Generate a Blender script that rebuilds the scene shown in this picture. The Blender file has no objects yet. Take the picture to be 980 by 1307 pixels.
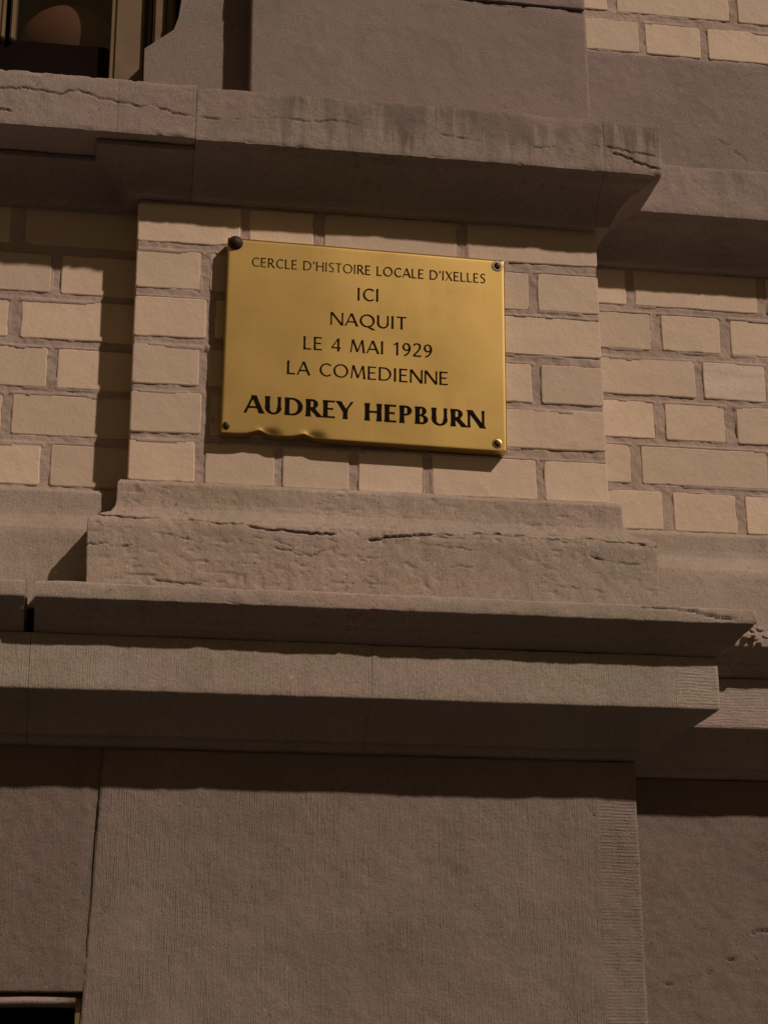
import bpy, math, random
import numpy as np
from mathutils import Matrix, Vector

scn = bpy.context.scene
COL = scn.collection
ZO = 2.41                      # height above the pavement of the survey datum used below

# ------------------------------------------------------------------ camera
cam_d = bpy.data.cameras.new('camera')
cam = bpy.data.objects.new('camera', cam_d); COL.objects.link(cam)
r = Vector((0.9862718, -0.1649979, -0.0066114))
u = Vector((-0.0471185, -0.3195712, 0.9463900))
f = Vector((0.1582651, 0.9330863, 0.3229585))
m = Matrix(((r.x, u.x, -f.x, -0.052193), (r.y, u.y, -f.y, -2.358789),
            (r.z, u.z, -f.z, -0.741205 + ZO), (0, 0, 0, 1)))
cam.matrix_world = m
cam_d.sensor_fit = 'VERTICAL'; cam_d.sensor_height = 24.0; cam_d.lens = 43.44
cam_d.clip_start = 0.05; cam_d.clip_end = 500
scn.camera = cam

# ------------------------------------------------------------------ night sky and the street light
LX, LZ = 0.920, 1.178          # light comes from (+LX, -1, +LZ)
elev = math.atan2(LZ, math.hypot(LX, 1)); azim = math.atan2(LX, -1)
world = bpy.data.worlds.new('World'); scn.world = world; world.use_nodes = True
wn = world.node_tree; wn.nodes.clear()
sky = wn.nodes.new('ShaderNodeTexSky'); sky.sky_type = 'NISHITA'; sky.sun_disc = False
sky.sun_elevation = math.radians(-4); sky.sun_rotation = azim
b1 = wn.nodes.new('ShaderNodeBackground'); b1.inputs[1].default_value = 0.05
wn.links.new(sky.outputs[0], b1.inputs[0])
b2 = wn.nodes.new('ShaderNodeBackground'); b2.inputs[0].default_value = (0.105, 0.062, 0.024, 1); b2.inputs[1].default_value = 1.0
ad = wn.nodes.new('ShaderNodeAddShader'); wo = wn.nodes.new('ShaderNodeOutputWorld')
wn.links.new(b1.outputs[0], ad.inputs[0]); wn.links.new(b2.outputs[0], ad.inputs[1]); wn.links.new(ad.outputs[0], wo.inputs[0])

sun_d = bpy.data.lights.new('street_light', 'SUN')
sun_d.energy = 2.6; sun_d.angle = math.radians(1.3); sun_d.color = (1.0, 0.755, 0.60)
sun = bpy.data.objects.new('street_light', sun_d); COL.objects.link(sun)
sun.location = (3, -7, 10)
sun.rotation_euler = Vector((LX, -1, LZ)).to_track_quat('Z', 'Y').to_euler()

scn.view_settings.view_transform = 'Standard'; scn.view_settings.look = 'None'
scn.view_settings.exposure = 0.0; scn.view_settings.gamma = 1.0

# ------------------------------------------------------------------ numpy noise
_rng = np.random.RandomState(7)
_T = _rng.rand(64, 64, 64) * 2 - 1
def noise(P, s, seed=0.0):
    """smooth value noise of points P (...,3) at frequency s, about -1..1"""
    s = np.asarray(s, float) if np.ndim(s) else float(s)
    Q = P * s + np.array([11.3, 5.7, 8.1]) + seed * 3.17
    i = np.floor(Q).astype(int); t = Q - i; t = t * t * (3 - 2 * t)
    i0 = i & 63; i1 = (i + 1) & 63
    x0, y0, z0 = i0[..., 0], i0[..., 1], i0[..., 2]; x1, y1, z1 = i1[..., 0], i1[..., 1], i1[..., 2]
    a, b, c = t[..., 0], t[..., 1], t[..., 2]
    l = lambda p, q, w: p + (q - p) * w
    return l(l(l(_T[x0, y0, z0], _T[x1, y0, z0], a), l(_T[x0, y1, z0], _T[x1, y1, z0], a), b),
             l(l(_T[x0, y0, z1], _T[x1, y0, z1], a), l(_T[x0, y1, z1], _T[x1, y1, z1], a), b), c)
def fbm(P, s, o=3, seed=0.0):
    v = 0; a = 1.0
    for k in range(o):
        v = v + a * noise(P, s * 2 ** k, seed + k); a *= .5
    return v

# ------------------------------------------------------------------ materials
class NT:
    def __init__(s, name):
        s.m = bpy.data.materials.new(name); s.m.use_nodes = True; s.t = s.m.node_tree; s.t.nodes.clear()
        s.out = s.n('ShaderNodeOutputMaterial'); s.b = s.n('ShaderNodeBsdfPrincipled'); s.l(s.b.outputs[0], s.out.inputs[0])
        g = s.n('ShaderNodeNewGeometry'); s.pos = g.outputs['Position']
    def n(s, k, **kw):
        x = s.t.nodes.new(k)
        for a, b in kw.items(): setattr(x, a, b)
        return x
    def l(s, a, b): s.t.links.new(a, b)
    def scaled(s, v):
        x = s.n('ShaderNodeVectorMath', operation='MULTIPLY'); s.l(s.pos, x.inputs[0]); x.inputs[1].default_value = v; return x.outputs[0]
    def noise(s, scale, detail=2, rough=.5, vec=None, dist=0):
        x = s.n('ShaderNodeTexNoise'); x.inputs['Scale'].default_value = scale; x.inputs['Detail'].default_value = detail
        x.inputs['Roughness'].default_value = rough; x.inputs['Distortion'].default_value = dist
        s.l(vec if vec else s.pos, x.inputs['Vector']); return x.outputs['Fac']
    def ramp(s, fac, a, b, va=0.0, vb=1.0):
        x = s.n('ShaderNodeMapRange'); x.inputs[1].default_value = a; x.inputs[2].default_value = b
        x.inputs[3].default_value = va; x.inputs[4].default_value = vb; s.l(fac, x.inputs[0]); return x.outputs[0]
    def math(s, op, a, b=None, clamp=False):
        x = s.n('ShaderNodeMath', operation=op); x.use_clamp = clamp
        for i, q in enumerate((a, b)):
            if q is None: continue
            if isinstance(q, (int, float)): x.inputs[i].default_value = q
            else: s.l(q, x.inputs[i])
        return x.outputs[0]
    def mix(s, fac, a, b, mode='MIX'):
        x = s.n('ShaderNodeMix', data_type='RGBA', blend_type=mode)
        for i, q in ((0, fac), (6, a), (7, b)):
            if isinstance(q, (int, float)): x.inputs[i].default_value = q
            elif isinstance(q, tuple): x.inputs[i].default_value = (*q, 1)
            else: s.l(q, x.inputs[i])
        return x.outputs[2]
    def bump(s, h, strength, dist, prev=None):
        x = s.n('ShaderNodeBump'); x.inputs['Strength'].default_value = strength; x.inputs['Distance'].default_value = dist
        s.l(h, x.inputs['Height'])
        if prev: s.l(prev, x.inputs['Normal'])
        return x.outputs[0]

def stone_mat(name, col, tool=None, tool_amt=0.5, margin=None, stain=None, pits=0.5, warm=0.0):
    k = NT(name)
    a = k.ramp(k.noise(5, 4, .6), .3, .7)
    c = k.mix(a, tuple(x * .86 for x in col), tuple(x * 1.10 for x in col))
    b = k.ramp(k.noise(2.3, 3, .5, k.scaled((1, 1, 1.7))), .42, .62)
    c = k.mix(k.math('MULTIPLY', b, .75), c, (col[0] * 1.03, col[1] * .91, col[2] * .95))
    b2_ = k.ramp(k.noise(3.7, 4, .6, k.scaled((1, 1, 2.2))), .50, .66)
    c = k.mix(k.math('MULTIPLY', b2_, .60), c, (col[0] * .86, col[1] * .90, col[2] * .80))
    g = k.ramp(k.noise(17, 4, .65, k.scaled((1, 1, .8))), .5, .75)
    c = k.mix(k.math('MULTIPLY', g, .60), c, (col[0] * .74, col[1] * .77, col[2] * .70))
    vs = k.ramp(k.noise(1, 4, .7, k.scaled((26, 26, 3.5))), .56, .72)
    c = k.mix(k.math('MULTIPLY', vs, .35), c, (col[0] * .70, col[1] * .70, col[2] * .62))
    gr = k.ramp(k.noise(360, 3, .8), .3, .7, .78, 1.24)
    x = k.n('ShaderNodeMix', data_type='RGBA', blend_type='MULTIPLY'); x.inputs[0].default_value = 1
    k.l(c, x.inputs[6]); cc = k.n('ShaderNodeCombineColor'); [k.l(gr, cc.inputs[i]) for i in range(3)]; k.l(cc.outputs[0], x.inputs[7]); c = x.outputs[2]
    # pale mineral flecks
    fl = k.ramp(k.noise(130, 2, .5), .715, .76)
    c = k.mix(k.math('MULTIPLY', fl, .55), c, (col[0] * 1.7, col[1] * 1.65, col[2] * 1.5))
    if stain:   # soot streaks running down from an upper arris: (z of arris, length)
        z0, ln = stain
        sep = k.n('ShaderNodeSeparateXYZ'); k.l(k.pos, sep.inputs[0])
        d = k.math('DIVIDE', k.math('SUBTRACT', z0 + ZO, sep.outputs[2]), ln)
        st = k.noise(1, 3, .6, k.scaled((48, 48, 3)))
        reach = k.math('SUBTRACT', k.ramp(st, .36, .66, .10, 1.5), d)
        lim = k.ramp(sep.outputs[0], .70, .80, 1, .12); reach = k.math('MULTIPLY', reach, lim)
        sm = k.math('MULTIPLY', k.ramp(reach, 0, .5), k.ramp(k.noise(9, 2, .5), .38, .62, .15, 1))
        c = k.mix(k.math('MULTIPLY', sm, .62), c, (.055, .050, .040))
    at = k.n('ShaderNodeAttribute'); at.attribute_name = 'crack'
    c = k.mix(k.math('MULTIPLY', at.outputs['Fac'], .8, True), c, (.03, .024, .018))
    k.l(c, k.b.inputs['Base Color'])
    k.b.inputs['Roughness'].default_value = .72; k.b.inputs['Specular IOR Level'].default_value = .3
    h = k.bump(k.noise(300, 4, .7), .5, .0018)
    pt = k.math('MULTIPLY', k.math('POWER', k.ramp(k.noise(110, 4, .75, None, .8), .60, .80), 1.3), k.ramp(k.noise(8, 3, .6), .40, .60, .2, 1))
    h = k.bump(k.math('SUBTRACT', 1.0, pt), pits, .003, h)
    if tool:
        def comb(vec_scale, period_axis, freq):
            # chisel lines: warped ridges across one axis
            v = k.n('ShaderNodeTexNoise'); v.inputs['Scale'].default_value = 1; v.inputs['Detail'].default_value = 1.5
            v.inputs['Roughness'].default_value = .55
            k.l(k.scaled(vec_scale), v.inputs['Vector']); return v.outputs['Fac']
        sep = k.n('ShaderNodeSeparateXYZ'); k.l(k.pos, sep.inputs[0])
        wob = k.noise(20, 2, .5)
        def lines(axis, freq, wb=2.6):
            ph = k.math('ADD', k.math('MULTIPLY', sep.outputs[axis], freq), k.math('MULTIPLY', wob, wb))
            return k.math('ADD', k.math('MULTIPLY', k.math('SINE', ph), .5), .5)
        vl = k.math('MULTIPLY', lines(0, 2 * math.pi / .0031), k.noise(1, 3, .6, k.scaled((300, 300, 22))))
        vl = k.math('ADD', k.math('MULTIPLY', vl, .45), k.math('MULTIPLY', k.noise(1, 3, .7, k.scaled((420, 420, 26))), 1.6))
        if tool == 'V': hl = vl
        if margin:
            ml = k.math('MULTIPLY', lines(2, 2 * math.pi / .0043, 9), k.noise(1, 3, .6, k.scaled((45, 45, 260))))
            ml = k.math('ADD', k.math('MULTIPLY', ml, .6), k.math('MULTIPLY', k.noise(1, 3, .7, k.scaled((30, 30, 300))), 1.8))
            mk = k.math('GREATER_THAN', k.math('ADD', sep.outputs[0], k.math('MULTIPLY', k.math('SUBTRACT', wob, .5), .004)), margin)
            mx = k.n('ShaderNodeMix', data_type='FLOAT'); k.l(mk, mx.inputs[0]); k.l(vl, mx.inputs[2]); k.l(ml, mx.inputs[3]); hl = mx.outputs[0]
        msk = k.ramp(k.noise(9, 4, .65), .35, .62, .15, 1)
        h = k.bump(k.math('MULTIPLY', hl, msk), tool_amt, .0016, h)
    k.l(h, k.b.inputs['Normal'])
    return k.m

STONE = (.300, .263, .245)
M_ledge = stone_mat('weathered_ledge_stone', STONE, 'V', .25, stain=(.6655, .085))
M_sill = stone_mat('sill_stone', STONE, 'V', .25, pits=.7)
M_smooth = stone_mat('smooth_stone', (.245, .216, .204), pits=.45)
M_base = stone_mat('rough_base_stone', (.365, .322, .282), 'V', .30, pits=.9)
M_band = stone_mat('tooled_band_stone', (.362, .330, .292), 'V', .55, margin=.715, pits=.35)
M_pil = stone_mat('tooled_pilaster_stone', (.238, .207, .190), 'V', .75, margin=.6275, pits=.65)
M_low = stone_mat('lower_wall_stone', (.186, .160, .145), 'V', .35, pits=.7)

def brick_mat():
    k = NT('cream_brick')
    oi = k.n('ShaderNodeObjectInfo')
    c = k.mix(oi.outputs['Random'], (.505, .430, .342), (.680, .572, .446))
    n = k.ramp(k.noise(11, 4, .6), .35, .7)
    c = k.mix(k.math('MULTIPLY', n, .5), c, (.53, .44, .36))
    # soot and old wash left along edges, in patches
    n2 = k.ramp(k.noise(26, 5, .7), .58, .76)
    c = k.mix(k.math('MULTIPLY', n2, .45), c, (.40, .345, .30))
    sp = k.ramp(k.noise(150, 2, .5), .755, .78)
    c = k.mix(k.math('MULTIPLY', sp, .8), c, (.06, .045, .035))
    gr = k.ramp(k.noise(420, 3, .8), .3, .7, .90, 1.10)
    x = k.n('ShaderNodeMix', data_type='RGBA', blend_type='MULTIPLY'); x.inputs[0].default_value = 1
    k.l(c, x.inputs[6]); cc = k.n('ShaderNodeCombineColor'); [k.l(gr, cc.inputs[i]) for i in range(3)]; k.l(cc.outputs[0], x.inputs[7])
    k.l(x.outputs[2], k.b.inputs['Base Color'])
    k.b.inputs['Roughness'].default_value = .6; k.b.inputs['Specular IOR Level'].default_value = .35
    h = k.bump(k.noise(220, 4, .6), .25, .0012); h = k.bump(k.noise(26, 4, .55), .45, .004, h); k.l(h, k.b.inputs['Normal'])
    return k.m
M_brick = brick_mat()
def washed_mat():
    k = NT('washed_brick')
    n = k.ramp(k.noise(1, 4, .6, k.scaled((14, 14, 70))), .4, .65)
    k.l(k.mix(n, (.56, .47, .385), (.66, .59, .52)), k.b.inputs['Base Color']); k.b.inputs['Roughness'].default_value = .75
    k.l(k.bump(k.noise(120, 4, .6), .5, .002), k.b.inputs['Normal']); return k.m
M_washed = washed_mat()
def mortar_mat():
    k = NT('lime_mortar')
    n = k.ramp(k.noise(14, 4, .6), .35, .65)
    c = k.mix(n, (.355, .292, .262), (.44, .365, .322))
    n = k.ramp(k.noise(55, 4, .7), .52, .72)
    c = k.mix(k.math('MULTIPLY', n, .5), c, (.24, .20, .175))
    k.l(c, k.b.inputs['Base Color']); k.b.inputs['Roughness'].default_value = .85
    h = k.bump(k.noise(260, 4, .7), .6, .002); k.l(h, k.b.inputs['Normal'])
    return k.m
M_mortar = mortar_mat()
def brass_mat():
    k = NT('brushed_brass')
    n = k.ramp(k.noise(6, 3, .5, k.scaled((1, 1, .5))), .35, .65)
    c = k.mix(n, (.52, .390, .140), (.60, .452, .168))
    n2 = k.ramp(k.noise(28, 5, .65), .55, .75); c = k.mix(k.math('MULTIPLY', n2, .35), c, (.44, .29, .095))
    st = k.ramp(k.noise(1, 2, .5, k.scaled((900, 60, 12))), .35, .65, .98, 1.02)
    x = k.n('ShaderNodeMix', data_type='RGBA', blend_type='MULTIPLY'); x.inputs[0].default_value = 1
    k.l(c, x.inputs[6]); cc = k.n('ShaderNodeCombineColor'); [k.l(st, cc.inputs[i]) for i in range(3)]; k.l(cc.outputs[0], x.inputs[7])
    k.l(x.outputs[2], k.b.inputs['Base Color']); k.b.inputs['Metallic'].default_value = 1
    k.l(k.ramp(k.noise(10, 3, .5), .3, .7, .385, .415), k.b.inputs['Roughness'])
    h = k.bump(k.noise(1, 2, .5, k.scaled((700, 700, 90))), .03, .0006); h = k.bump(k.noise(7, 2, .5), .10, .004, h); k.l(h, k.b.inputs['Normal'])
    return k.m
M_brass = brass_mat()
def plain(name, col, rough=.5, metal=0, var=.15, scale=40, bump=.2, spec=.5):
    k = NT(name); n = k.ramp(k.noise(scale, 3, .6), .3, .7)
    k.l(k.mix(n, tuple(c * (1 - var) for c in col), tuple(c * (1 + var) for c in col)), k.b.inputs['Base Color'])
    k.b.inputs['Roughness'].default_value = rough; k.b.inputs['Metallic'].default_value = metal; k.b.inputs['Specular IOR Level'].default_value = spec
    k.l(k.bump(k.noise(scale * 5, 3, .6), bump, .001), k.b.inputs['Normal']); return k.m
M_ink = plain('black_enamel', (.010, .006, .004), .9, var=.1, spec=.1)
M_iron = plain('rusty_iron', (.050, .030, .022), .6, .3, .4, 120, .6)
M_screw = plain('dark_screw', (.030, .020, .014), .5, .6, .3, 150)
M_washer = plain('pale_washer', (.50, .41, .28), .6, .1, .1, 100)
M_wood = plain('brown_painted_wood', (.150, .105, .062), .5, 0, .25, 12, .15)
M_wood2 = plain('ochre_painted_wood', (.170, .120, .060), .6, 0, .2, 14, .15)
M_dark = plain('shaded_dark_wood', (.010, .006, .005), .95, 0, .2, 12, .15, .05)  # near-black brown wood; the sash rail's shade is put into the colour
M_room = plain('dark_room_wall', (.006, .0045, .004), .95, spec=.05)
M_shade = plain('dull_red_lampshade', (.20, .085, .060), .8, 0, .25, 9, .1)
M_pave = plain('grey_paving', (.016, .014, .013), .8, 0, .2, 3, .4)
M_road = plain('asphalt', (.016, .015, .014), .85, 0, .25, 5, .5)
def glass_mat():
    k = NT('window_glass')
    tr = k.n('ShaderNodeBsdfTransparent'); gl = k.n('ShaderNodeBsdfGlossy'); gl.inputs['Roughness'].default_value = .03
    fr = k.n('ShaderNodeFresnel'); fr.inputs[0].default_value = 1.5; mx = k.n('ShaderNodeMixShader')
    tr.inputs[0].default_value = (.8, .8, .78, 1)
    mx.inputs[0].default_value = .07; k.l(tr.outputs[0], mx.inputs[1]); k.l(gl.outputs[0], mx.inputs[2]); k.l(mx.outputs[0], k.out.inputs[0])
    return k.m
M_glass = glass_mat()

# ------------------------------------------------------------------ mesh helpers
def wloc(o):
    v = Vector((0, 0, 0))
    while o: v = v + o.location; o = o.parent
    return v
def empty(name, loc, parent=None, **kw):
    o = bpy.data.objects.new(name, None); COL.objects.link(o); o.empty_display_size = .05
    o.location = Vector(loc) - wloc(parent); o.parent = parent
    for a, b in kw.items(): o[a] = b
    return o
def finish(me, name, mat, parent, origin, smooth, kw):
    me.materials.append(mat)
    if smooth: me.polygons.foreach_set('use_smooth', [True] * len(me.polygons))
    me.update()
    o = bpy.data.objects.new(name, me); COL.objects.link(o)
    o.parent = parent; o.location = Vector(origin) - wloc(parent)
    for a, b in kw.items(): o[a] = b
    return o
def mesh(name, V, F, mat, parent, origin=None, smooth=False, **kw):
    """V in survey coordinates (x, y, z above datum)"""
    V = np.asarray(V, float) + np.array([0, 0, ZO])
    if origin is None: origin = tuple(V.mean(0)) if len(V) else (0, 0, 0)
    me = bpy.data.meshes.new(name); me.from_pydata((V - np.array(origin)).tolist(), [], F); 
    return finish(me, name, mat, parent, origin, smooth, kw)
def grid(name, P, mat, parent, attr=None, caps=False, smooth=True, **kw):
    nu, nv = P.shape[:2]; V = P.reshape(-1, 3) + np.array([0, 0, ZO]); org = V.mean(0)
    idx = np.arange(nu * nv).reshape(nu, nv)
    q = np.stack([idx[:-1, :-1], idx[:-1, 1:], idx[1:, 1:], idx[1:, :-1]], -1).reshape(-1, 4)
    nq = len(q); loops = q.ravel(); starts = np.arange(nq) * 4; tot = np.full(nq, 4)
    if caps:
        V = np.concatenate([V, V[idx[0]], V[idx[-1]]]); nv0 = nu * nv
        c0 = np.arange(nv0, nv0 + nv); c1 = np.arange(nv0 + nv, nv0 + 2 * nv)[::-1]
        if attr is not None: attr = np.concatenate([attr.ravel(), np.zeros(2 * nv)])
        starts = np.concatenate([starts, [nq * 4, nq * 4 + nv]]); tot = np.concatenate([tot, [nv, nv]])
        loops = np.concatenate([loops, c0, c1])
    me = bpy.data.meshes.new(name); me.vertices.add(len(V)); me.vertices.foreach_set('co', (V - org).astype(np.float32).ravel())
    me.loops.add(len(loops)); me.loops.foreach_set('vertex_index', loops.astype(np.int32))
    me.polygons.add(len(starts)); me.polygons.foreach_set('loop_start', starts.astype(np.int32)); me.polygons.foreach_set('loop_total', tot.astype(np.int32))
    sm = np.ones(len(starts), bool) if smooth else np.zeros(len(starts), bool)
    if caps: sm[-2:] = False
    me.polygons.foreach_set('use_smooth', sm); me.update(calc_edges=True)
    if attr is not None:
        a = me.attributes.new('crack', 'FLOAT', 'POINT'); a.data.foreach_set('value', attr.astype(np.float32).ravel())
    return finish(me, name, mat, parent, tuple(org), False, kw)
def box(name, x0, x1, y0, y1, z0, z1, mat, parent, bev=0.0, **kw):
    xs, ys, zs = (x0, x1), (y0, y1), (z0, z1)
    if bev <= 0:
        V = [(x, y, z) for z in zs for y in ys for x in xs]
        F = [(0, 1, 3, 2)[::-1], (4, 5, 7, 6), (0, 1, 5, 4), (2, 3, 7, 6)[::-1], (0, 2, 6, 4)[::-1], (1, 3, 7, 5)]
        return mesh(name, V, F, mat, parent, **kw)
    import bmesh
    bm = bmesh.new(); bmesh.ops.create_cube(bm, size=1)
    for v in bm.verts:
        v.co = ((v.co.x + .5) * (x1 - x0) + x0, (v.co.y + .5) * (y1 - y0) + y0, (v.co.z + .5) * (z1 - z0) + z0)
    bmesh.ops.bevel(bm, geom=bm.edges[:], offset=bev, segments=2, affect='EDGES')
    V = [tuple(v.co) for v in bm.verts]; bm.verts.index_update(); F = [tuple(v.index for v in fc.verts) for fc in bm.faces]; bm.free()
    return mesh(name, V, F, mat, parent, **kw)
def prism(name, pts, y0, y1, mat, parent, **kw):
    n = len(pts); V = [(x, y0, z) for x, z in pts] + [(x, y1, z) for x, z in pts]
    F = [tuple(range(n)), tuple(range(2 * n - 1, n - 1, -1))] + [(i, i + n, (i + 1) % n + n, (i + 1) % n) for i in range(n)]
    return mesh(name, V, F, mat, parent, **kw)

# plan of the pier: front plane y = 0 from x = 0 to W; wall plane D to its right, DL to its left
W, D, DL = .6661, .108, .0506
def at(x, y=0.0): return lambda o, z: (x + 0 * o, y - o)
def atb(x, y): return lambda o, z: (x + 0 * o, y + 0 * o)
LB = lambda o, z: (-o, DL - o)
LC = lambda o, z: (-o, -o)
RC = lambda o, z: (W + o, -o)
IC = lambda o, z: (W + o, D - o)
RB = lambda o, z: (W + o, D + .01 + 0 * o)
def EN(x, y=D): return lambda o, z: (x + 0 * o, y - o)

def sweep(name, prof, path, mat, parent, ds=.004, dz=.003, rough=1.0, chip=1.0, cracks=(), back=-.03, seed=0, spall=.25, **kw):
    pts = []; edge = []; isb = []
    # resample the profile
    arr = [p[:2] for p in prof]; arris = [p[:2] for p in prof if len(p) > 2]
    for a, b in zip(arr[:-1], arr[1:]):
        L = math.dist(a, b); n = max(1, int(math.ceil(L / dz)))
        for k in range(n): pts.append((a[0] + (b[0] - a[0]) * k / n, a[1] + (b[1] - a[1]) * k / n))
    pts.append(arr[-1]); isb = [0] * len(pts)
    pts = [(back, arr[0][1])] + pts + [(back, arr[-1][1])]; isb = [1] + isb + [1]
    pts = np.array(pts); isb = np.array(isb)
    e = np.zeros(len(pts))
    for a in arris: e = np.maximum(e, np.exp(-(np.hypot(pts[:, 0] - a[0], pts[:, 1] - a[1]) / .0035) ** 1.5))
    cols = []
    zmid = pts[:, 1].mean(); omx = pts[:, 0].max()
    for i in range(len(path) - 1):
        A = np.array(path[i](omx, zmid)); B = np.array(path[i + 1](omx, zmid)); n = max(1, int(np.linalg.norm(B - A) / ds))
        if min(A[0], B[0]) > 1.2 or max(A[0], B[0]) < -.44: n = max(1, n // 5)
        for k in range(n + (1 if i == len(path) - 2 else 0)): cols.append((i, k / n))
    P = np.zeros((len(cols), len(pts), 3))
    o, z = pts[:, 0], pts[:, 1]
    for c, (i, t) in enumerate(cols):
        ax, ay = path[i](o, z); bx, by = path[i + 1](o, z)
        P[c, :, 0] = ax + (bx - ax) * t; P[c, :, 1] = ay + (by - ay) * t; P[c, :, 2] = z
    du = np.gradient(P, axis=0); dv = np.gradient(P, axis=1)
    N = -np.cross(du, dv); N /= (np.linalg.norm(N, axis=2, keepdims=True) + 1e-12)
    keep = (1 - isb)[None, :]
    disp = rough * (.0011 * fbm(P, 14, 3, seed) + .0005 * fbm(P, 90, 2, seed + 5))
    ch = .0009 + chip * (.0035 * np.clip(noise(P, 28, seed + 9) - .40, 0, 1) + .005 * np.clip(noise(P, 85, seed + 12) - .35, 0, 1))
    disp -= ch * e[None, :]
    disp -= spall * np.clip(noise(P, 11, seed + 62) + .35, 0, 1) * (.0060 * np.clip(noise(P * np.array([1, 1, 2.6]), 55, seed + 60) - .55, 0, 1) + .0050 * np.clip(noise(P * np.array([1, 1, 1.6]), 120, seed + 61) - .50, 0, 1))
    # wavering of the arris up and down
    P[:, :, 2] += keep * e[None, :] * .0007 * chip * fbm(P, 40, 2, seed + 20)
    A = np.zeros(P.shape[:2])
    for (line, wdt, dep, gate) in cracks:
        line = np.array(line); x = P[:, :, 0]
        zc = np.interp(x, line[:, 0], line[:, 1]); Q = np.stack([x, 0 * x, 0 * x + dep * 7], -1)
        zc = zc + .0026 * fbm(Q, 55, 2, seed + 31) + .0020 * noise(Q, 150, seed + 33) + .0010 * noise(Q, 330, seed + 34)
        g = np.clip((noise(Q, 22, seed + 40) * .8 + .5 * noise(Q, 90, seed + 41) + gate) * 1.8, 0, 1) * (x > line[0, 0]) * (x < line[-1, 0])
        q = np.abs(P[:, :, 2] - zc); ww = wdt * (.30 + .60 * g)
        d = g * np.exp(-(q / ww) ** 2); disp -= dep * d; A = np.maximum(A, d * 1.0)
    P = P + N * (disp * keep)[..., None]
    return grid(name, P, mat, parent, A * keep, True, **kw)

# ------------------------------------------------------------------ the house
house = empty('townhouse', (.33, .1, 0), label='old townhouse front of cream brick with grey stone ledges', category='building')

# ---- bricks
rnd = random.Random(3)
def brick(x0, x1, z0, z1, yf, depth, parent, mat=None, slope=0.0, side=None, label=None):
    w, h = x1 - x0, z1 - z0; r0 = .003; step = .006
    pts = []
    nx = max(3, int(w / step)); nz = max(3, int(h / step))
    for k in range(nx): pts.append((x0 + w * (k + .5) / nx, z0, 0, -1))
    for k in range(nz): pts.append((x1, z0 + h * (k + .5) / nz, 1, 0))
    for k in range(nx): pts.append((x1 - w * (k + .5) / nx, z1, 0, 1))
    for k in range(nz): pts.append((x0, z1 - h * (k + .5) / nz, -1, 0))
    A = np.array(pts); n = len(A); sd = rnd.random() * 50
    Q = np.stack([A[:, 0], 0 * A[:, 0] + yf, A[:, 1]], -1)
    dn = -.0004 + .0006 * fbm(Q, 38, 3, sd) - .0022 * np.clip(noise(Q, 60, sd + 3) - .5, 0, 1) * 2
    # straight sharp arris where the brick forms the corner of the pier
    if side == 'L': dn[A[:, 2] < 0] *= .35
    if side == 'R': dn[A[:, 2] > 0] *= .35
    X = A[:, 0] + A[:, 2] * dn; Z = A[:, 1] + A[:, 3] * dn + slope * (A[:, 0] - (x0 + x1) / 2)
    cx, cz = (x0 + x1) / 2, (z0 + z1) / 2
    def ring(ins, y):
        XX = np.clip(X, x0 - .01, x1 + .01); s = ins
        dx = np.sign(cx - XX) * np.minimum(s, abs(cx - XX)); dz_ = np.sign(cz - Z) * np.minimum(s, abs(cz - Z))
        # inset only along the nearer axis plus corners
        wx = np.where(A[:, 2] != 0, 1, np.clip(1 - (w / 2 - abs(cx - XX)) / .004, 0, 1)); wz = np.where(A[:, 3] != 0, 1, np.clip(1 - (h / 2 - abs(cz - A[:, 1])) / .004, 0, 1))
        return np.stack([XX + dx * wx, np.full(n, y), Z + dz_ * wz], -1)
    tilt = (rnd.random() - .5) * .0014; tv = (rnd.random() - .5) * .0010
    R = [ring(0, yf + depth), ring(0, yf + .0016), ring(.0005, yf + .0006), ring(.0018, yf)]
    Rf = np.concatenate(R)
    fr = slice(n, None)
    Rf[fr, 1] += tilt * (Rf[fr, 0] - cx) / .1 + tv * (Rf[fr, 2] - cz) / .06 + (rnd.random() - .5) * .0007
    V = np.concatenate([Rf, [[cx, Rf[3 * n:, 1].mean(), cz]]])
    F = []
    for k in range(3):
        for i in range(n):
            j = (i + 1) % n; F.append((k * n + i, k * n + j, (k + 1) * n + j, (k + 1) * n + i))
    for i in range(n): F.append((3 * n + i, 3 * n + (i + 1) % n, 4 * n))
    kw = {}
    if label: kw['label'] = label
    return mesh('brick', V, F, mat or M_brick, parent, origin=(cx, yf, cz + ZO), smooth=False, **kw)

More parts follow.
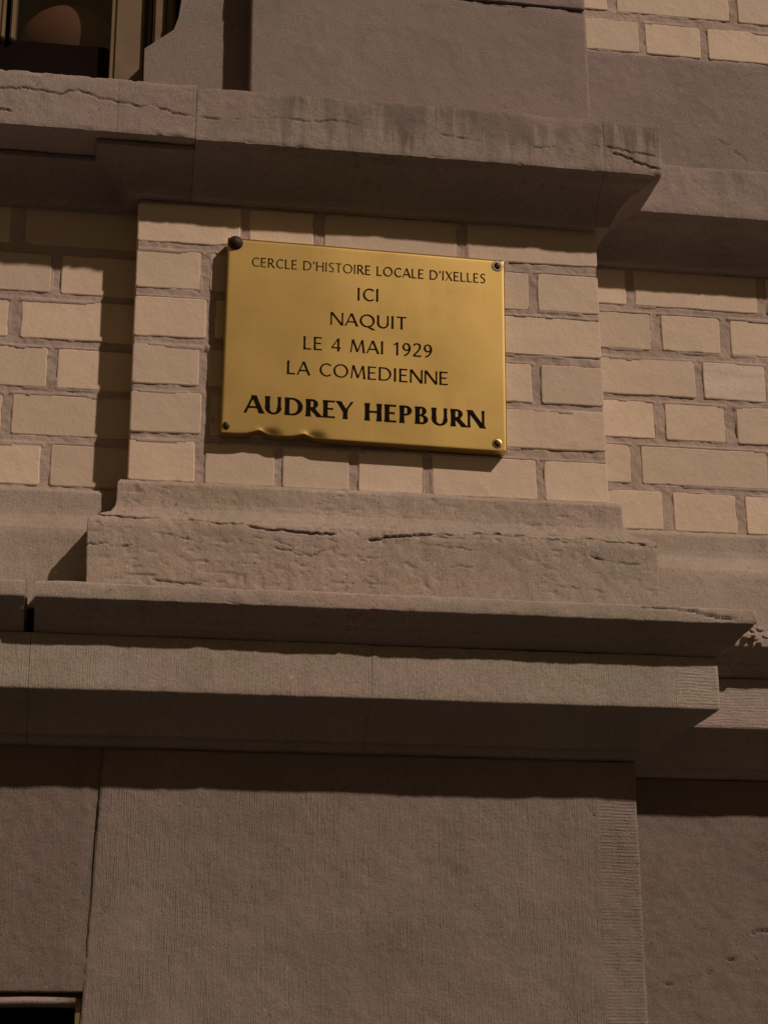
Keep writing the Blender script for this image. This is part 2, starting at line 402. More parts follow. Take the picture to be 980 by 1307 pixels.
def bed(name, x0, x1, z0, z1, yf, bricks, parent, seed, st=.0022, rec=.0017):
    """one sheet of mortar: recessed joints, smeared here and there over the brick arrises"""
    nx = int((x1 - x0) / st) + 2; nz = int((z1 - z0) / st) + 2
    X, Z = np.meshgrid(np.linspace(x0, x1, nx), np.linspace(z0, z1, nz), indexing='ij')
    P = np.stack([X, np.full_like(X, yf), Z], -1)
    inside = np.full(X.shape, -1.0); top = np.full(X.shape, 1.0)
    for (a, b, c, d) in bricks:
        q = np.minimum(np.minimum(X - a, b - X), np.minimum(Z - c, d - Z)); inside = np.maximum(inside, q)
        ok = (X > a - .003) & (X < b + .003) & (Z < d + .001) & (Z > (c + d) / 2); top = np.where(ok, d - Z, top)
    y = rec + .0010 * fbm(P, 60, 3, seed) + .0006 * fbm(P, 180, 2, seed + 3)
    sm = np.clip(fbm(P * np.array([.6, 1, 1]), 22, 3, seed + 7) * 1.2 + .10, 0, 1)             # how far the smear reaches over a brick's upper edge
    reach = .0065 * sm
    smear = (top < reach)
    y = np.where(smear, -.0004 - .0003 * sm, y)
    sm2 = .0025 * np.clip(noise(P, 30, seed + 11), 0, 1)
    y = np.where((inside > 0) & (inside < sm2) & ~smear, -.0003, y)
    y = np.where((inside > np.maximum(reach, sm2) + .002) & ~smear, .008, y)
    # joint fill comes up to the smear
    y = np.where((inside <= 0) & (top < .001), np.minimum(y, .0012 + .001 * (1 - sm)), y)
    P[..., 1] = yf + y
    return grid(name, P[:, ::-1], M_mortar, parent, smooth=True)

def course(x0, x1, joints):
    xs = [x0]
    for a, b in joints: xs += [a, b]
    xs.append(x1); return [(xs[i], xs[i + 1]) for i in range(0, len(xs), 2)]
def auto(x0, x1, long_first, jw=.0125, hw=.097, sw=.20):
    out = []; x = x0; k = 0 if long_first else 1
    while x < x1 - .02:
        w = (sw if (k % 2 == 0) else hw) + (rnd.random() - .5) * .006
        e = min(x + w, x1)
        if x1 - e < .05: e = x1
        out.append((x, e)); x = e + jw; k += 1
    return out
H = .0608
# pier between the ledges
pier = empty('brick_pier', (.33, .05, ZO + .11), house)
PR = [((.4596, .4679), course(0, W, [(.1452, .1563), (.2496, .2640), (.4576, .4720)])),
      ((.3884, .3924), course(0, W, [(.0905, .1026), (.205, .216), (.416, .428), (.5623, .5740)])),
      ((.3149, .3232), course(0, W, [(.1000, .1115), (.3125, .3240), (.42, .432)])),
      ((.2439, .2491), course(0, W, [(.0920, .1040), (.205, .216), (.416, .428), (.5621, .5747)])),
      ((.1730, .1800), course(0, W, [(.0965, .1080), (.3125, .3240), (.42, .432)])),
      ((.1033, .1027), course(0, W, [(.0895, .1021), (.1980, .2077), (.3004, .3123), (.4029, .4150), (.5641, .5742)]))]
rects = []
for (za, zb), row in PR:
    for (a, b) in row:
        c = (a + b) / 2; z = za + (zb - za) * c / W; rects.append((a, b, z, z + H))
        end = 'L' if a == 0 else ('R' if b == W else None)
        brick(a, b, z, z + H, 0, {'L': DL + .01, 'R': D + .01}.get(end, .03), pier, slope=(zb - za) / W, side=end)
bed('mortar', .0022, W - .0022, .098, .535, 0, rects, pier, 1)
box('mortar_core', .0025, W - .0025, .0095, .12, .09, .55, M_mortar, pier)
# wall to the right
rwall = empty('brick_wall', (1.0, .1, ZO + .11), house, label='brickwork to the right of the pier')
RR = [(.4635, [(.7423, .7547), (.9512, .9665)]), (.3910, [(.7778, .7939), (.8870, .9033)]), (.3165, [(.8429, .8553), (.9541, .9655)]),
      (.2470, [(.7761, .7920), (.8856, .9029)]), (.1755, [(.7355, .7511), (.9466, .9590)]), (.1045, [(.7810, .7966), (.8939, .9072)])]
rects = []
for i, (z, js) in enumerate(RR):
    row = course(W - .03, js[-1][0], js[:-1]) + auto(js[-1][1], 3.0, i in (1, 3, 4))
    for (a, b) in row:
        rects.append((a, b, z, z + H))
        wash = (i == 2 and abs(a - .8553) < .001)
        brick(a, b, z, z + H, D, .03, rwall, M_washed if wash else None, slope=.003 * (rnd.random() - .3),
              label='paler brick with a streaky white wash' if wash else None)
bed('mortar', W - .04, 3.0, .09, .545, D, rects, rwall, 4)
uwall = empty('brick_wall', (1.0, .1, ZO + .92), house, label='brickwork above the upper stone band')
UR = [(.9100, [(.7870, .7962), (.8905, .9012)]), (.9835, [(.7370, .7514), (.9422, .9556)]), (1.056, [(.80, .812), (.92, .932)]), (1.128, [(.737, .749), (.94, .952)])]
rects = []
for i, (z, js) in enumerate(UR):
    row = course(W - .02, js[-1][0], js[:-1]) + auto(js[-1][1], 3.0, i % 2 == 0)
    for (a, b) in row:
        rects.append((a, b, z, z + .059)); brick(a, b, z, z + .059, D, .03, uwall, slope=.002 * (rnd.random() - .3))
bed('mortar', W - .03, 3.0, .898, 1.19, D, rects, uwall, 6)
# panel under the window
panel = empty('brick_panel', (-.3, .1, ZO + .13), house)
LR = [(.4685, [(-.1760, -.1565)]), (.3942, [(-.1159, -.1028)]), (.3238, [(-.1709, -.1549)]), (.2503, [(-.1148, -.1019)]), (.1800, [(-.1723, -.1597)]), (.1074, [(-.1168, -.1042)])]
rects = []
for i, (z, js) in enumerate(LR):
    left = [(-b, -a) for a, b in auto(-js[0][0], 1.7, i % 2 == 1)]
    for (a, b) in left + [(js[0][1], .03)]:
        rects.append((a, b, z, z + H)); brick(a, b, z, z + H, DL, .03, panel, slope=.003 * (rnd.random() - .5))
bed('mortar', -1.7, .02, .09, .545, DL, rects, panel, 8)

# ---- stone dressings
# upper ledge on the pier and along the wall
SOF = [(.062, .5740), (.055, .5715), (.047, .5675), (.040, .5625), (.033, .5560), (.027, .5485), (.022, .5400), (.018, .5310), (.015, .5258), (.0, .5255)]
LEDGE = [(-.02, .6765), (.0, .6755), (.0793, .6655, 'e'), (.0793, .5815, 'e'), (.072, .5800), (.068, .5775)] + SOF
ck = [([(.08, .616), (.110, .616), (.149, .623), (.282, .629), (.30, .625)], .0008, .0035, .25),
      ([(.40, .622), (.509, .612), (.578, .611), (.613, .625), (.655, .622)], .0008, .0035, .2),
      ([(.664, .626), (.69, .619), (.735, .615)], .0009, .004, .6), ([(.672, .611), (.69, .608), (.715, .600), (.745, .594)], .0011, .006, .8)]
sweep('ledge_stone', LEDGE, [at(.0735), at(.6605)], M_ledge, house, ds=.0026, dz=.0018, cracks=ck, seed=1, label='long upper ledge block streaked with soot')
sweep('ledge_stone', LEDGE, [at(.6611), RC, IC, EN(1.25), EN(3.0)], M_ledge, house, ds=.0026, dz=.0018, cracks=ck, seed=1, label='upper ledge corner block with split edge')
# window sill over the left panel, flush with the ledge
SILL = [(-.05, .6900), (.0780, .6685, 'e'), (.0780, .5835, 'e'), (.072, .5822), (-.04, .5821)]
ck = [([(-.25, .640), (-.197, .6406), (-.155, .6384), (-.1226, .6378), (-.091, .6445), (-.058, .6377), (-.0203, .630), (.0177, .6274), (.069, .617)],  .0009, .0045, .40),
      ([(-.22, .612), (-.18, .604)], .0012, .004, .5)]
sweep('sill_stone', SILL, [at(-1.7), at(-.45), at(-.0349)], M_sill, house, ds=.0026, dz=.0018, cracks=ck, back=-.11, seed=5)
sweep('sill_stone', SILL, [at(-.03445), at(.0728)], M_sill, house, ds=.0026, dz=.0018, cracks=ck, back=-.11, seed=5)
sweep('bed_moulding', [(-.02, .5815), (.062, .5812)] + SOF, [EN(-1.7, DL), EN(-.45, DL), LB, LC, at(.0730)], M_smooth, house, seed=3)
# blocks above the ledge
sweep('pier_block', [(0, .9030, 'e'), (0, .655)], [atb(.1539, .12), at(.1539), at(W), atb(W, .12)], M_smooth, house, chip=.5, seed=7, rough=.6, label='large smooth block above the ledge')
sweep('pier_block', [(.003, 1.25), (.003, .9046, 'e'), (-.01, .9040)], [atb(.1539, .12), at(.1539), at(W - .002), atb(W - .002, .12)], M_smooth, house, chip=1.5, seed=8)
sweep('band_stone', [(-.02, .9058), (.003, .9056, 'e'), (.003, .655)], [EN(W - .01), EN(1.25), EN(3.0)], M_smooth, house, seed=9,
      cracks=[([(.80, .85), (.86, .79), (.95, .73)], .0012, .003, -.15)], label='smooth stone band right of the pier, under brickwork')
JM = [(.0020, .65), (.0008, .797), (.0426, .8334), (.0490, .855), (.0526, .886), (.0540, 1.25), (.20, 1.25), (.20, .65)]
prism('jamb_stone', JM, .041, .15, M_smooth, house, label='window jamb stone with slanting stop')

# base of the pier
BASE = [(.0, .1020), (.010, .1016, 'e'), (.0135, .0950), (.0140, .0710), (.0155, .0610), (.021, .0520), (.032, .0450), (.0400, .0420, 'e'), (.0420, .0370), (.0480, .0330), (.0505, .0270, 'e'), (.050, .005), (.0485, -.080)]
ck = [([(-.06, .042), (-.02, .0400), (.003, .038), (.018, .0366), (.090, .0358), (.131, .0313), (.154, .0345), (.167, .0276), (.214, .0266), (.245, .0226), (.277, .0252)], .0013, .0085, .80),
      ([(.319, .0190), (.415, .0320), (.479, .0370), (.522, .0370), (.566, .0325), (.6315, .0350), (.70, .0310)], .0013, .0085, .80),
      ([(-.05, -.003), (-.02, -.005), (.01, -.004)], .0010, .004, .6), ([(.05, .013), (.10, .005), (.15, -.011), (.17, -.025)], .0008, .0035, .2),
      ([(.19, .001), (.24, -.007), (.26, -.003)], .0010, .0035, .2), ([(.02, -.051), (.07, -.052), (.10, -.051)], .0010, .0035, .5),
      ([(.16, .015), (.20, .009), (.24, -.005), (.245, -.025)], .0010, .003, .1), ([(.62, .005), (.66, .003), (.70, .001)], .0010, .0035, .3),
      ([(.40, .015), (.47, .009), (.55, .015)], .0010, .003, -.1), ([(.22, .077), (.3, .079), (.4, .075)], .001, .003, -.2),
      ([(.10, .024), (.2, .012), (.3, .014)], .001, .003, -.1), ([(.3, -.01), (.4, -.016), (.5, -.012)], .001, .003, -.15),
      ([(.55, -.033), (.64, -.041), (.70, -.039)], .0010, .003, .0)]
sweep('base_stone', BASE, [LB, LC, RC, RB], M_base, house, ds=.0022, dz=.0016, rough=1.1, chip=1.2, cracks=ck, seed=11, spall=.75, label='pier base block with a broken cracked edge')
sweep('base_stone', BASE, [EN(W - .01), EN(1.25), EN(3.0)], M_base, house, rough=.8, chip=.6, seed=12, label='moulded base course right of the pier',
      cracks=[([(.78, -.002), (.81, -.015), (.84, -.033)], .0012, .003, .2)])
sweep('base_stone', BASE, [EN(-1.7, DL), EN(-.45, DL), EN(.01, DL)], M_base, house, rough=.8, chip=.7, seed=13, label='moulded base course under the window panel')
# string ledge
L2 = [(.03, -.0590), (.049, -.0600), (.147, -.0852, 'e'), (.147, -.1066, 'e'), (.141, -.1080), (.135, -.1130), (.130, -.1200), (.1245, -.1240), (.1235, -.1275), (.114, -.1320), (.107, -.1375), (.1048, -.1392)]
ck = [([(.66, -.086), (.73, -.092), (.80, -.103)], .0013, .005, .7)]
sweep('ledge_stone', L2, [at(-.1090), RC, IC, EN(1.25), EN(3.0)], M_base, house, chip=1.0, rough=.9, cracks=ck, seed=14, label='lower ledge running along the pier')
sweep('ledge_stone', L2, [at(-1.7), at(-.45), at(-.1215)], M_base, house, chip=1.2, rough=.9, seed=14, label='lower ledge under the window panel')
B2 = [(.03, -.1392), (.1045, -.1395, 'e'), (.1045, -.2107, 'e'), (.097, -.2122), (.090, -.2150), (.080, -.2190), (.068, -.2250), (.056, -.2330), (.046, -.2420), (.038, -.2520), (.030, -.2535), (.026, -.2580), (.022, -.2622), (.0150, -.2632)]
sweep('band_stone', B2, [at(-1.7), at(-.45), at(-.1124)], M_band, house, seed=15, chip=.5, rough=.6)
sweep('band_stone', B2, [at(-.1118), at(.3134)], M_band, house, seed=15, chip=.5, rough=.6)
sweep('band_stone', B2, [at(.3139), RC, IC, EN(1.25), EN(3.0)], M_band, house, seed=15, chip=.5, rough=.6)

# lower pilaster and walls
def lx(z): return -.0191 + .0421 * (z + .3286)
PL = lambda o, z: (lx(z), -o)
PLb = lambda o, z: (lx(z), .10 + 0 * o)
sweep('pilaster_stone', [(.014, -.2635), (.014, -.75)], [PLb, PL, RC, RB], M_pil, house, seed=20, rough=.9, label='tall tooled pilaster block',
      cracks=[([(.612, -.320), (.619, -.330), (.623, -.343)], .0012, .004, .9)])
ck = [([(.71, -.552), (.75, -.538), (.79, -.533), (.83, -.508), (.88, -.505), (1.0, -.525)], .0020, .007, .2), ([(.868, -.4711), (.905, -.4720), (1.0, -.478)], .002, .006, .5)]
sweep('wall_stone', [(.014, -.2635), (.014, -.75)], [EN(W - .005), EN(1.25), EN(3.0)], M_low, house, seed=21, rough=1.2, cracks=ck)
# left lower wall, easing out to the pilaster
nx, nz = 190, 110
X, Z = np.meshgrid(np.concatenate([np.linspace(-1.7, -.16, 60), np.linspace(-.155, .0, nx - 60)]), np.linspace(-.255, -.5640, nz), indexing='ij')
edge_x = lx(Z) + .0010
t = np.clip((X - (edge_x - .020)) / .016, 0, 1)
fade = np.clip((Z + .60) / .25, .25, 1)
Y = -.0138 + .0022 * fade * t * t * (3 - 2 * t)

P = np.stack([X, Y, Z], -1); P[..., 1] += .0010 * fbm(P, 14, 3, 50) + .0004 * fbm(P, 90, 2, 51)
P = np.concatenate([P, P[:, -1:] + np.array([0, .10, 0])], 1)
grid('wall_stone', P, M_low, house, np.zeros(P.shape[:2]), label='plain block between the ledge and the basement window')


# basement window at the foot of the left bay
bw = empty('window', (-.4, .05, ZO - .8), house, label='top of a dark basement window')
rail = []
n = 10
pr = [(.014 * math.cos(a) - .003, -.5752 + .0066 * math.sin(a)) for a in np.linspace(-math.pi / 2, math.pi * 1.5, n, endpoint=False)]
V = []; F = []
xs = np.linspace(-1.7, -.0370, 60)
for i, x in enumerate(xs):
    for (yy, zz) in pr: V.append((x, yy - .002 * math.sin(x * 40) * .2, zz + .0006 * math.sin(x * 55)))
for i in range(len(xs) - 1):
    for k in range(n): F.append((i * n + k, (i + 1) * n + k, (i + 1) * n + (k + 1) % n, i * n + (k + 1) % n))
F.append(tuple(range(n))[::-1]); F.append(tuple((len(xs) - 1) * n + k for k in range(n)))
mesh('rail', V, F, M_sill, bw, smooth=True)
box('frame', -1.7, -.036, .075, .10, -1.30, -.60, M_dark, bw)
box('pane', -1.66, -.06, .070, .074, -1.26, -.63, M_glass, bw)
box('head_recess', -1.7, -.036, .11, .13, -1.3, -.5645, M_dark, bw)

# window above the sill
win = empty('window', (-.11, .16, ZO + .70), house, label='timber framed sash window above the sill')
def strip(name, x0, x1, y0, y1, z0, z1, mat, bev=.002): return box(name, x0, x1, y0, y1, z0, z1, mat, win, bev=bev)
strip('frame', -.0444, .0020, .085, .18, .64, 1.25, M_wood, .003)
strip('frame', .0022, .0125, .075, .18, .70, 1.25, M_dark, .002)
strip('frame', .0130, .0330, .070, .18, .72, 1.25, M_wood, .003)
strip('frame_bead', .0335, .0450, .060, .16, .74, 1.25, M_wood, .004)
strip('frame_bead', .0452, .0560, .054, .15, .76, 1.25, M_dark, .002)
strip('frame_bead', -.0500, -.0448, .080, .17, .64, 1.25, M_wood2, .0012)
strip('sash_rail', -.225, -.0505, .100, .15, .64, .832, M_dark, .003)
strip('frame', -.2600, -.2130, .085, .18, .64, 1.25, M_wood, .003)
strip('sash_stile', -.2125, -.2060, .088, .16, .826, 1.25, M_wood2, .002)
strip('sash_stile', -.2055, -.1990, .098, .16, .826, 1.25, M_dark, .002)
strip('sash_stile', -.1985, -.1915, .090, .16, .826, 1.25, M_wood2, .002)
strip('frame', -1.7, -.2610, .085, .18, .64, 1.25, M_wood, .003)
strip('pane', -.193, -.0505, .110, .113, .83, 1.25, M_glass, 0)
# dark room behind
box('room_floor', -.9, .05, .19, 1.2, .66, .68, M_room, win)
box('room_wall', -.9, .05, 1.2, 1.22, .66, 1.6, M_room, win)
box('room_wall', .05, .07, .20, 1.2, .66, 1.6, M_room, win)

# hidden bulk of the building
box('room_ceiling', -.9, .05, .13, 1.2, 1.251, 1.27, M_room, win)
box('room_wall', -.92, -.90, .0, 1.2, .66, 1.6, M_room, win)
box('rear_masonry', .20, 3.0, .14, .45, -.9, 1.25, M_mortar, house)
box('rear_masonry', -1.7, .20, .14, .45, -.558, .60, M_mortar, house)
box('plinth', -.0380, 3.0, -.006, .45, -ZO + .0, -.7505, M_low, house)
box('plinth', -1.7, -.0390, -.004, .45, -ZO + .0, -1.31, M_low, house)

# crumbled stone at the corner beside the lower ledge
cr = random.Random(11)
def chipstone(x, y, z, s):
    import bmesh
    bm = bmesh.new(); bmesh.ops.create_icosphere(bm, subdivisions=1, radius=1)
    for v in bm.verts:
        v.co = Vector((v.co.x * s * cr.uniform(.8, 1.3), v.co.y * s * cr.uniform(.6, 1.0), v.co.z * s * cr.uniform(.45, .75)))
    a = cr.uniform(-.5, .5); R = Matrix.Rotation(a, 3, 'Y')
    V = [tuple(R @ v.co + Vector((x, y, z))) for v in bm.verts]; bm.verts.index_update(); F = [tuple(v.index for v in fc.verts) for fc in bm.faces]; bm.free()
    return mesh('stone_chip', V, F, M_base, house)
for (x, y, z, s) in [(.826, -.045, -.092, .0042), (.832, -.047, -.083, .0062), (.8375, -.046, -.095, .0050), (.843, -.049, -.086, .0058), (.8495, -.046, -.097, .0046), (.854, -.049, -.084, .0068), (.862, -.047, -.094, .0056), (.8385, -.043, -.076, .0044)]:
    chipstone(x, y, z, s)

# ------------------------------------------------------------------ lamp globe inside the window
bpy_v = []; F = []
nu, nv = 48, 24
cxg, cyg, czg, rg = -.112, .212, .872, .084
for j in range(nv + 1):
    a = -math.pi / 2 + math.pi * j / nv
    rr = rg * math.cos(a) 
    for i in range(nu):
        t = 2 * math.pi * i / nu; bpy_v.append((cxg + rr * math.cos(t), cyg + rr * math.sin(t), czg + rg * 1.02 * math.sin(a)))
for j in range(nv):
    for i in range(nu): F.append((j * nu + i, j * nu + (i + 1) % nu, (j + 1) * nu + (i + 1) % nu, (j + 1) * nu + i))
mesh('lampshade', bpy_v, F, M_shade, None, origin=(cxg, cyg, .68 + ZO), smooth=True, label='dull red rounded shade behind the window glass at top left', category='lampshade')

# ------------------------------------------------------------------ the brass plaque
HP = .0208
ro = -.0150; pc, ps = math.cos(ro), math.sin(ro)
PX, PZ, PW, PH = .1257, .4640, .3960, .2928
def pl(a, b, y=-HP):   # a = mm right, b = mm down from the upper left corner
    a /= 1000; b /= 1000
    return (PX + a * pc + b * ps, y, PZ + a * ps - b * pc)
plaque = empty('wall_plaque', (PX + PW / 2, 0, PZ - PH + ZO), None, label='brass memorial plaque with black French lettering screwed to the brick pier', category='plaque')
mm_w, mm_h = PW * 1000, PH * 1000
NU, NV = 150, 112
aa = np.linspace(0, mm_w, NU); bb = np.linspace(0, mm_h, NV)
bb = mm_h * (1 - (1 - np.linspace(0, 1, NV)) ** 1.5)
rings = []
Aa, Bb = np.meshgrid(aa, bb, indexing='ij')
def dent(a, b):
    # two upward kinks of the lower edge with hollows and bulges over them
    dz = 0; dy = 0
    for c, w, k in ((52, 24, 6.5), (113, 24, 5.2)):
        e = np.exp(-np.abs((a - c) / w) ** 1.25 * 2.2); dist = np.clip((mm_h - b) / 16, 0, 1)
        dz = dz + k * e * (1 - dist) ** 1.5
        dy = dy + (.0028 * np.exp(-((a - c - 17) / 9) ** 2) - .0006 * np.exp(-((a - c + 1) / 9) ** 2)) * np.exp(-((mm_h - b - 0) / 7) ** 2)
    bulge = 0 * np.exp(-((a - 82) / 22) ** 2) * np.exp(-((mm_h - b - 9) / 12) ** 2)
    return dz, dy - bulge
dzm, dym = dent(Aa, Bb)
def place(a, b, y):
    a = a / 1000; b = b / 1000
    return np.stack([PX + a * pc + b * ps, y + 0 * a, PZ + a * ps - b * pc], -1)
base_n = np.stack([Aa / 100, Bb / 100, 0 * Aa], -1)
Yf = -HP + dym + .0004 * noise(base_n, 1.5, 3)
# softly rolled rim
rim = np.minimum(np.minimum(Aa, mm_w - Aa), np.minimum(Bb, mm_h - Bb))
Yf = Yf + .0002 * np.exp(-rim / .8)
G = place(Aa, Bb - dzm, Yf)
V = G.reshape(-1, 3).tolist(); F = []
ix = lambda i, j: i * NV + j
for i in range(NU - 1):
    for j in range(NV - 1): F.append((ix(i, j), ix(i, j + 1), ix(i + 1, j + 1), ix(i + 1, j)))
# returned edge (skirt) back to the wall
per = [ix(i, 0) for i in range(NU)] + [ix(NU - 1, j) for j in range(1, NV)] + [ix(i, NV - 1) for i in range(NU - 2, -1, -1)] + [ix(0, j) for j in range(NV - 2, 0, -1)]
n0 = len(V)
for k in per:
    p = V[k]; V.append((p[0], -HP + .0040, p[2]))
for k in per:
    p = V[k]; V.append((p[0], -.0012, p[2]))
L = len(per)
for k in range(L):
    k2 = (k + 1) % L
    F.append((per[k], per[k2], n0 + k2, n0 + k)); F.append((n0 + k, n0 + k2, n0 + L + k2, n0 + L + k))
pm = mesh('plate', V, F, M_brass, plaque, smooth=True)
pm.data.polygons.foreach_set('use_smooth', [i < (NU - 1) * (NV - 1) for i in range(len(pm.data.polygons))])

def disc(name, a, b, rad, y0, y1, mat, dome=0.0, oval=1.0, rot=0.0, n=28, parent=None, **kw):
    V = []; F = []
    prof = [(1.0, y0), (1.0, y0 + (y1 - y0) * .6), (.86, y0 + (y1 - y0) * .9), (.55, y1 - dome * .7), (.0001, y1 - dome)]
    for (rr, y) in prof:
        for i in range(n):
            t = 2 * math.pi * i / n; X = rr * rad * math.cos(t) * oval; Y_ = rr * rad * math.sin(t)
            V.append(pl(a + X * math.cos(rot) - Y_ * math.sin(rot), b + X * math.sin(rot) + Y_ * math.cos(rot), y))
    for k in range(len(prof) - 1):
        for i in range(n):
            j = (i + 1) % n; F.append((k * n + i, k * n + j, (k + 1) * n + j, (k + 1) * n + i))
    return mesh(name, V, F, mat, parent or plaque, smooth=True, **kw)
# big round-headed nail at the upper left, slotted screws in the others
disc('nail_head', 10.9, 7.4, 10.4, -HP + .003, -HP - .0035, M_iron, dome=.0045, label='large round rusty nail head')
for (a, b, w, ra) in ((385.7, 9.7, 1, -.5), (382.5, 282.2, .8, -.7), (7.5, 283.0, 0, -.5)):
    if w: disc('washer', a, b, 8.4 * (w if w == 1 else .85), -HP + .0003, -HP - .0009, M_washer if w == 1 else M_brass)
    s = disc('screw', a, b, 5.2, -HP - .0003, -HP - .0022, M_screw, dome=.0004, oval=.80, rot=ra)

# ---- lettering: flared humanist capitals drawn stroke by stroke
def glyphs(T, t):
    def S(x0, y0, x1, y1, w): return ('s', x0, y0, x1, y1, w)
    def A(cx, cy, rx, ry, a0, a1, k=1.0, m=0.0): return ('a', cx, cy, rx, ry, a0, a1, k, m)
    h = t / 2; s = T / 2 + .03
    g = {}
    g['I'] = (T + .12, [S(s + .01, 0, s + .01, 1, T)])
    g['L'] = (.53, [S(s, 0, s, 1, T), S(s, h, .50, h, t)])
    g['E'] = (.57, [S(s, 0, s, 1, T), S(s, h, .53, h, t), S(s, .52, .46, .52, t), S(s, 1 - h, .52, 1 - h, t)])
    g['H'] = (.78, [S(s, 0, s, 1, T), S(.78 - s, 0, .78 - s, 1, T), S(s, .52, .78 - s, .52, t)])
    g['T'] = (.62, [S(.02, 1 - h, .60, 1 - h, t), S(.31, 0, .31, 1, T)])
    g['A'] = (.76, [S(.03, 0, .37, 1, t * 1.05), S(.38, 1, .73, 0, T), S(.15, .33, .60, .33, t)])
    g['C'] = (.76, [A(.47, .5, .42, .50, 48, 312)])
    g['D'] = (.82, [S(s, 0, s, 1, T), S(s, h, .36, h, t), S(s, 1 - h, .36, 1 - h, t), A(.34, .5, .45, .50, -92, 92)])
    g['O'] = (.94, [A(.47, .5, .45, .51, 0, 360)])
    g['Q'] = (.94, [A(.47, .5, .45, .51, 0, 360), S(.46, .06, .88, -.20, t * 1.3)])
    g['P'] = (.60, [S(s, 0, s, 1, T), S(s, 1 - h, .30, 1 - h, t), S(s, .44 + h, .30, .44 + h, t), A(.29, .72, .27, .28, -92, 92)])
    g['R'] = (.66, [S(s, 0, s, 1, T), S(s, 1 - h, .30, 1 - h, t), S(s, .45 + h, .30, .45 + h, t), A(.29, .725, .26, .275, -92, 92), S(.28, .48, .64, 0, T)])
    g['B'] = (.64, [S(s, 0, s, 1, T), S(s, 1 - h, .30, 1 - h, t), S(s, .51, .32, .51, t), S(s, h, .32, h, t), A(.29, .755, .23, .245, -92, 92), A(.31, .265, .28, .265, -92, 92)])
    g['S'] = (.54, [('c', [(.47, .90), (.36, .975), (.20, .96), (.09, .83), (.11, .68), (.26, .55), (.40, .42), (.45, .26), (.38, .09), (.24, .02), (.05, .09)], T, t)])
    g['U'] = (.76, [S(s, 1, s, .36, T), S(.76 - s, 1, .76 - s, .36, t * 1.1 if T < .15 else T * .7), A(.38, .37, .38 - .03, .385, 180, 360)])
    g['N'] = (.80, [S(s - T * .2, 0, s - T * .2, 1, t * 1.1), S(.80 - s + T * .2, 0, .80 - s + T * .2, 1, t * 1.1), S(s - T * .1, 1, .80 - s + T * .2, 0, T)])
    g['M'] = (.94, [S(.07, 0, .17, 1, t), S(.18, 1, .47, .06, T), S(.47, .06, .76, 1, t), S(.77, 1, .87, 0, T)])
    g['X'] = (.68, [S(.06, 1, .62, 0, T), S(.60, 1, .06, 0, t)])
    g['Y'] = (.66, [S(.04, 1, .33, .44, T), S(.63, 1, .34, .44, t), S(.335, .50, .335, 0, T)])
    g['1'] = (.46, [S(.27, 0, .27, 1, T), S(.08, .80, .26, .96, t)])
    g['2'] = (.56, [('c', [(.06, .84), (.16, .96), (.30, .985), (.43, .90), (.45, .72), (.37, .50), (.22, .28), (.05, .05)], T, t), S(.05, h, .53, h, t * 1.1)])
    g['4'] = (.60, [S(.43, 0, .43, 1, T), S(.42, 1, .04, .28, t), S(.03, .26, .58, .26, t)])
    g['9'] = (.58, [A(.28, .69, .25, .30, 0, 360), ('c', [(.49, .72), (.49, .52), (.42, .28), (.30, .10), (.14, .01)], T, t)])
    g["'"] = (.20, [S(.10, 1, .10, .72, T * .95)])
    g[' '] = (.34, [])
    return g
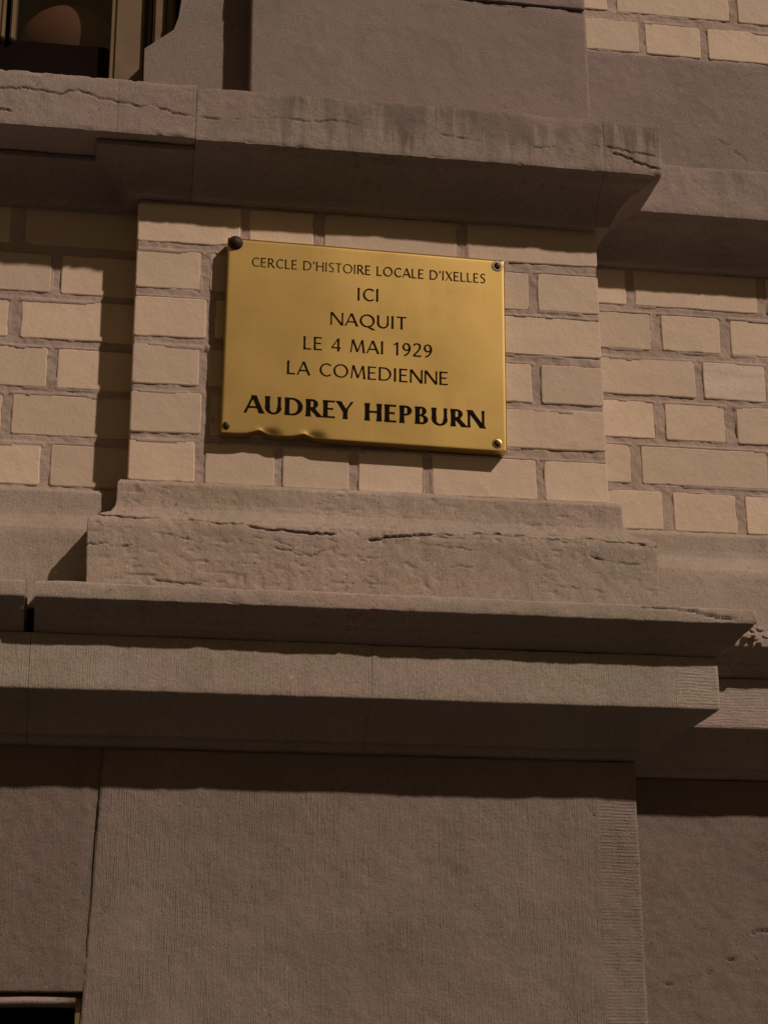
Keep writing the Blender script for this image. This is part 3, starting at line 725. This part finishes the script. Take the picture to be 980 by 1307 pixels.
def strokes_to_mesh(items, ox, sc, sx, V, F, b0, layer):
    """items drawn at offset ox (in cap heights); b0 = baseline in mm; sc = cap height in mm"""
    def emit(quad, k):
        i = len(V)
        for (x, y) in quad: V.append(pl(a0 + (ox + x) * sc * sx, b0 - y * sc, -HP - .00045 - k * .000012))
        return i
    a0 = 0
    for q, it in enumerate(items):
        k = layer + q
        if it[0] == 's':
            _, x0, y0, x1, y1, w = it; dx, dy = x1 - x0, y1 - y0; ln = math.hypot(dx, dy)
            n = 6; pts = []
            for j in range(n + 1):
                s_ = j / n; fl = 1 + .24 * (abs(2 * s_ - 1) ** 3) - .06
                x, y = x0 + dx * s_, y0 + dy * s_
                if abs(dy) > abs(dx) * .5: hw = w / 2 * fl * ln / abs(dy); pts.append(((x - hw, y), (x + hw, y)))
                else: hw = w / 2 * fl * ln / abs(dx); pts.append(((x, y - hw), (x, y + hw)))
        else:
            pts = []
            if it[0] == 'a':
                _, cx_, cy_, rx, ry, a0d, a1d, kk, mn = it; n = max(10, int(abs(a1d - a0d) / 7))
                for j in range(n + 1):
                    a = math.radians(a0d + (a1d - a0d) * j / n); c_, s_ = math.cos(a), math.sin(a)
                    wd = TT[1] + (TT[0] - TT[1]) * abs(c_) ** 1.4
                    pts.append(((cx_ + rx * c_, cy_ + ry * s_), (cx_ + (rx - wd) * c_, cy_ + (ry - wd) * s_)))
            else:
                _, cp, T_, t_ = it; cp = np.array(cp)
                # Catmull-Rom through the control points
                fine = []
                for j in range(len(cp) - 1):
                    p0 = cp[max(j - 1, 0)]; p1 = cp[j]; p2 = cp[j + 1]; p3 = cp[min(j + 2, len(cp) - 1)]
                    for s_ in np.linspace(0, 1, 5, endpoint=False):
                        fine.append(.5 * ((2 * p1) + (-p0 + p2) * s_ + (2 * p0 - 5 * p1 + 4 * p2 - p3) * s_ ** 2 + (-p0 + 3 * p1 - 3 * p2 + p3) * s_ ** 3))
                fine.append(cp[-1]); fine = np.array(fine); tg = np.gradient(fine, axis=0); tg /= np.linalg.norm(tg, axis=1, keepdims=True)
                for p_, g_ in zip(fine, tg):
                    wd = t_ + (T_ - t_) * min(1, abs(g_[1] - .0) ** 1.2 + .35 * (T_ > .15)); nrm = np.array([-g_[1], g_[0]])
                    pts.append((tuple(p_ + nrm * wd / 2), tuple(p_ - nrm * wd / 2)))
        i = len(V)
        for (p, q2) in pts:
            for (x, y) in (p, q2): V.append(pl((ox * sc + x * sc) * sx, b0 - y * sc, -HP - .00045 - k * .000012))
        for j in range(len(pts) - 1): F.append((i + 2 * j, i + 2 * j + 1, i + 2 * j + 3, i + 2 * j + 2))
TT = (0.1, 0.07)
def text(s, aL, aR, baseL, baseR, cap, T, t, track=.11, mx=.10):
    global TT
    TT = (T, t); g = glyphs(T, t)
    adv = [g[c][0] for c in s]; nat = sum(adv) + track * (len(s) - 1)
    # spread the letters to the measured width by tracking
    extra = ((aR - aL) / cap - nat) / (len(s) - 1)
    sx = 1.0
    if extra < -track + .05: sx = (aR - aL) / cap / (sum(adv) + .05 * (len(s) - 1)); extra = .05 - track
    elif extra + track > mx: sx = (aR - aL) / cap / (sum(adv) + mx * (len(s) - 1)); extra = mx - track
    x = 0; total = (aR - aL) / cap
    for i, c in enumerate(s):
        V = []; F = []
        strokes_to_mesh(g[c][1], x, cap, sx, V, F, 0, 0)
        if V:
            base = baseL + (baseR - baseL) * x / total
            V = np.array(V); V[:, 0] += aL / 1000 * pc + base / 1000 * ps; V[:, 2] += aL / 1000 * ps - base / 1000 * pc
            mesh('letter', V, F, M_ink, plaque)
        x += adv[i] + track + extra
text("CERCLE D'HISTOIRE LOCALE D'IXELLES", 34.0, 368.3, 41.9, 38.1, 14.3, .115, .078)
text("ICI", 183.8, 215.5, 80.9, 80.2, 19.2, .115, .078)
text("NAQUIT", 146.4, 254.6, 121.3, 119.8, 19.0, .115, .078)
text("LE 4 MAI 1929", 109.4, 291.5, 161.6, 159.3, 19.4, .115, .078)
text("LA COMEDIENNE", 87.6, 313.9, 200.3, 199.8, 19.6, .115, .078)
text("AUDREY HEPBURN", 31.3, 365.8, 261.7, 260.7, 25.8, .205, .10, mx=.07)

# ------------------------------------------------------------------ ground (gives the warm light from below)
def ground(name, x0, x1, y0, y1, z, mat, label):
    V = [(x0, y0, z - ZO), (x1, y0, z - ZO), (x1, y1, z - ZO), (x0, y1, z - ZO)]
    return mesh(name, V, [(0, 1, 2, 3)], mat, None, kind='structure', label=label)
ground('pavement', -30, 30, -2.9, .3, -.002, M_pave, 'stone pavement along the house front')
o = box('kerb', -30, 30, -3.05, -2.9, -ZO - .14, -ZO + .0, M_pave, None, bev=.01); o['kind'] = 'structure'; o['label'] = 'stone kerb at the edge of the pavement'
ground('road', -60, 60, -90, -3.05, -.125, M_road, 'asphalt street in front of the house')
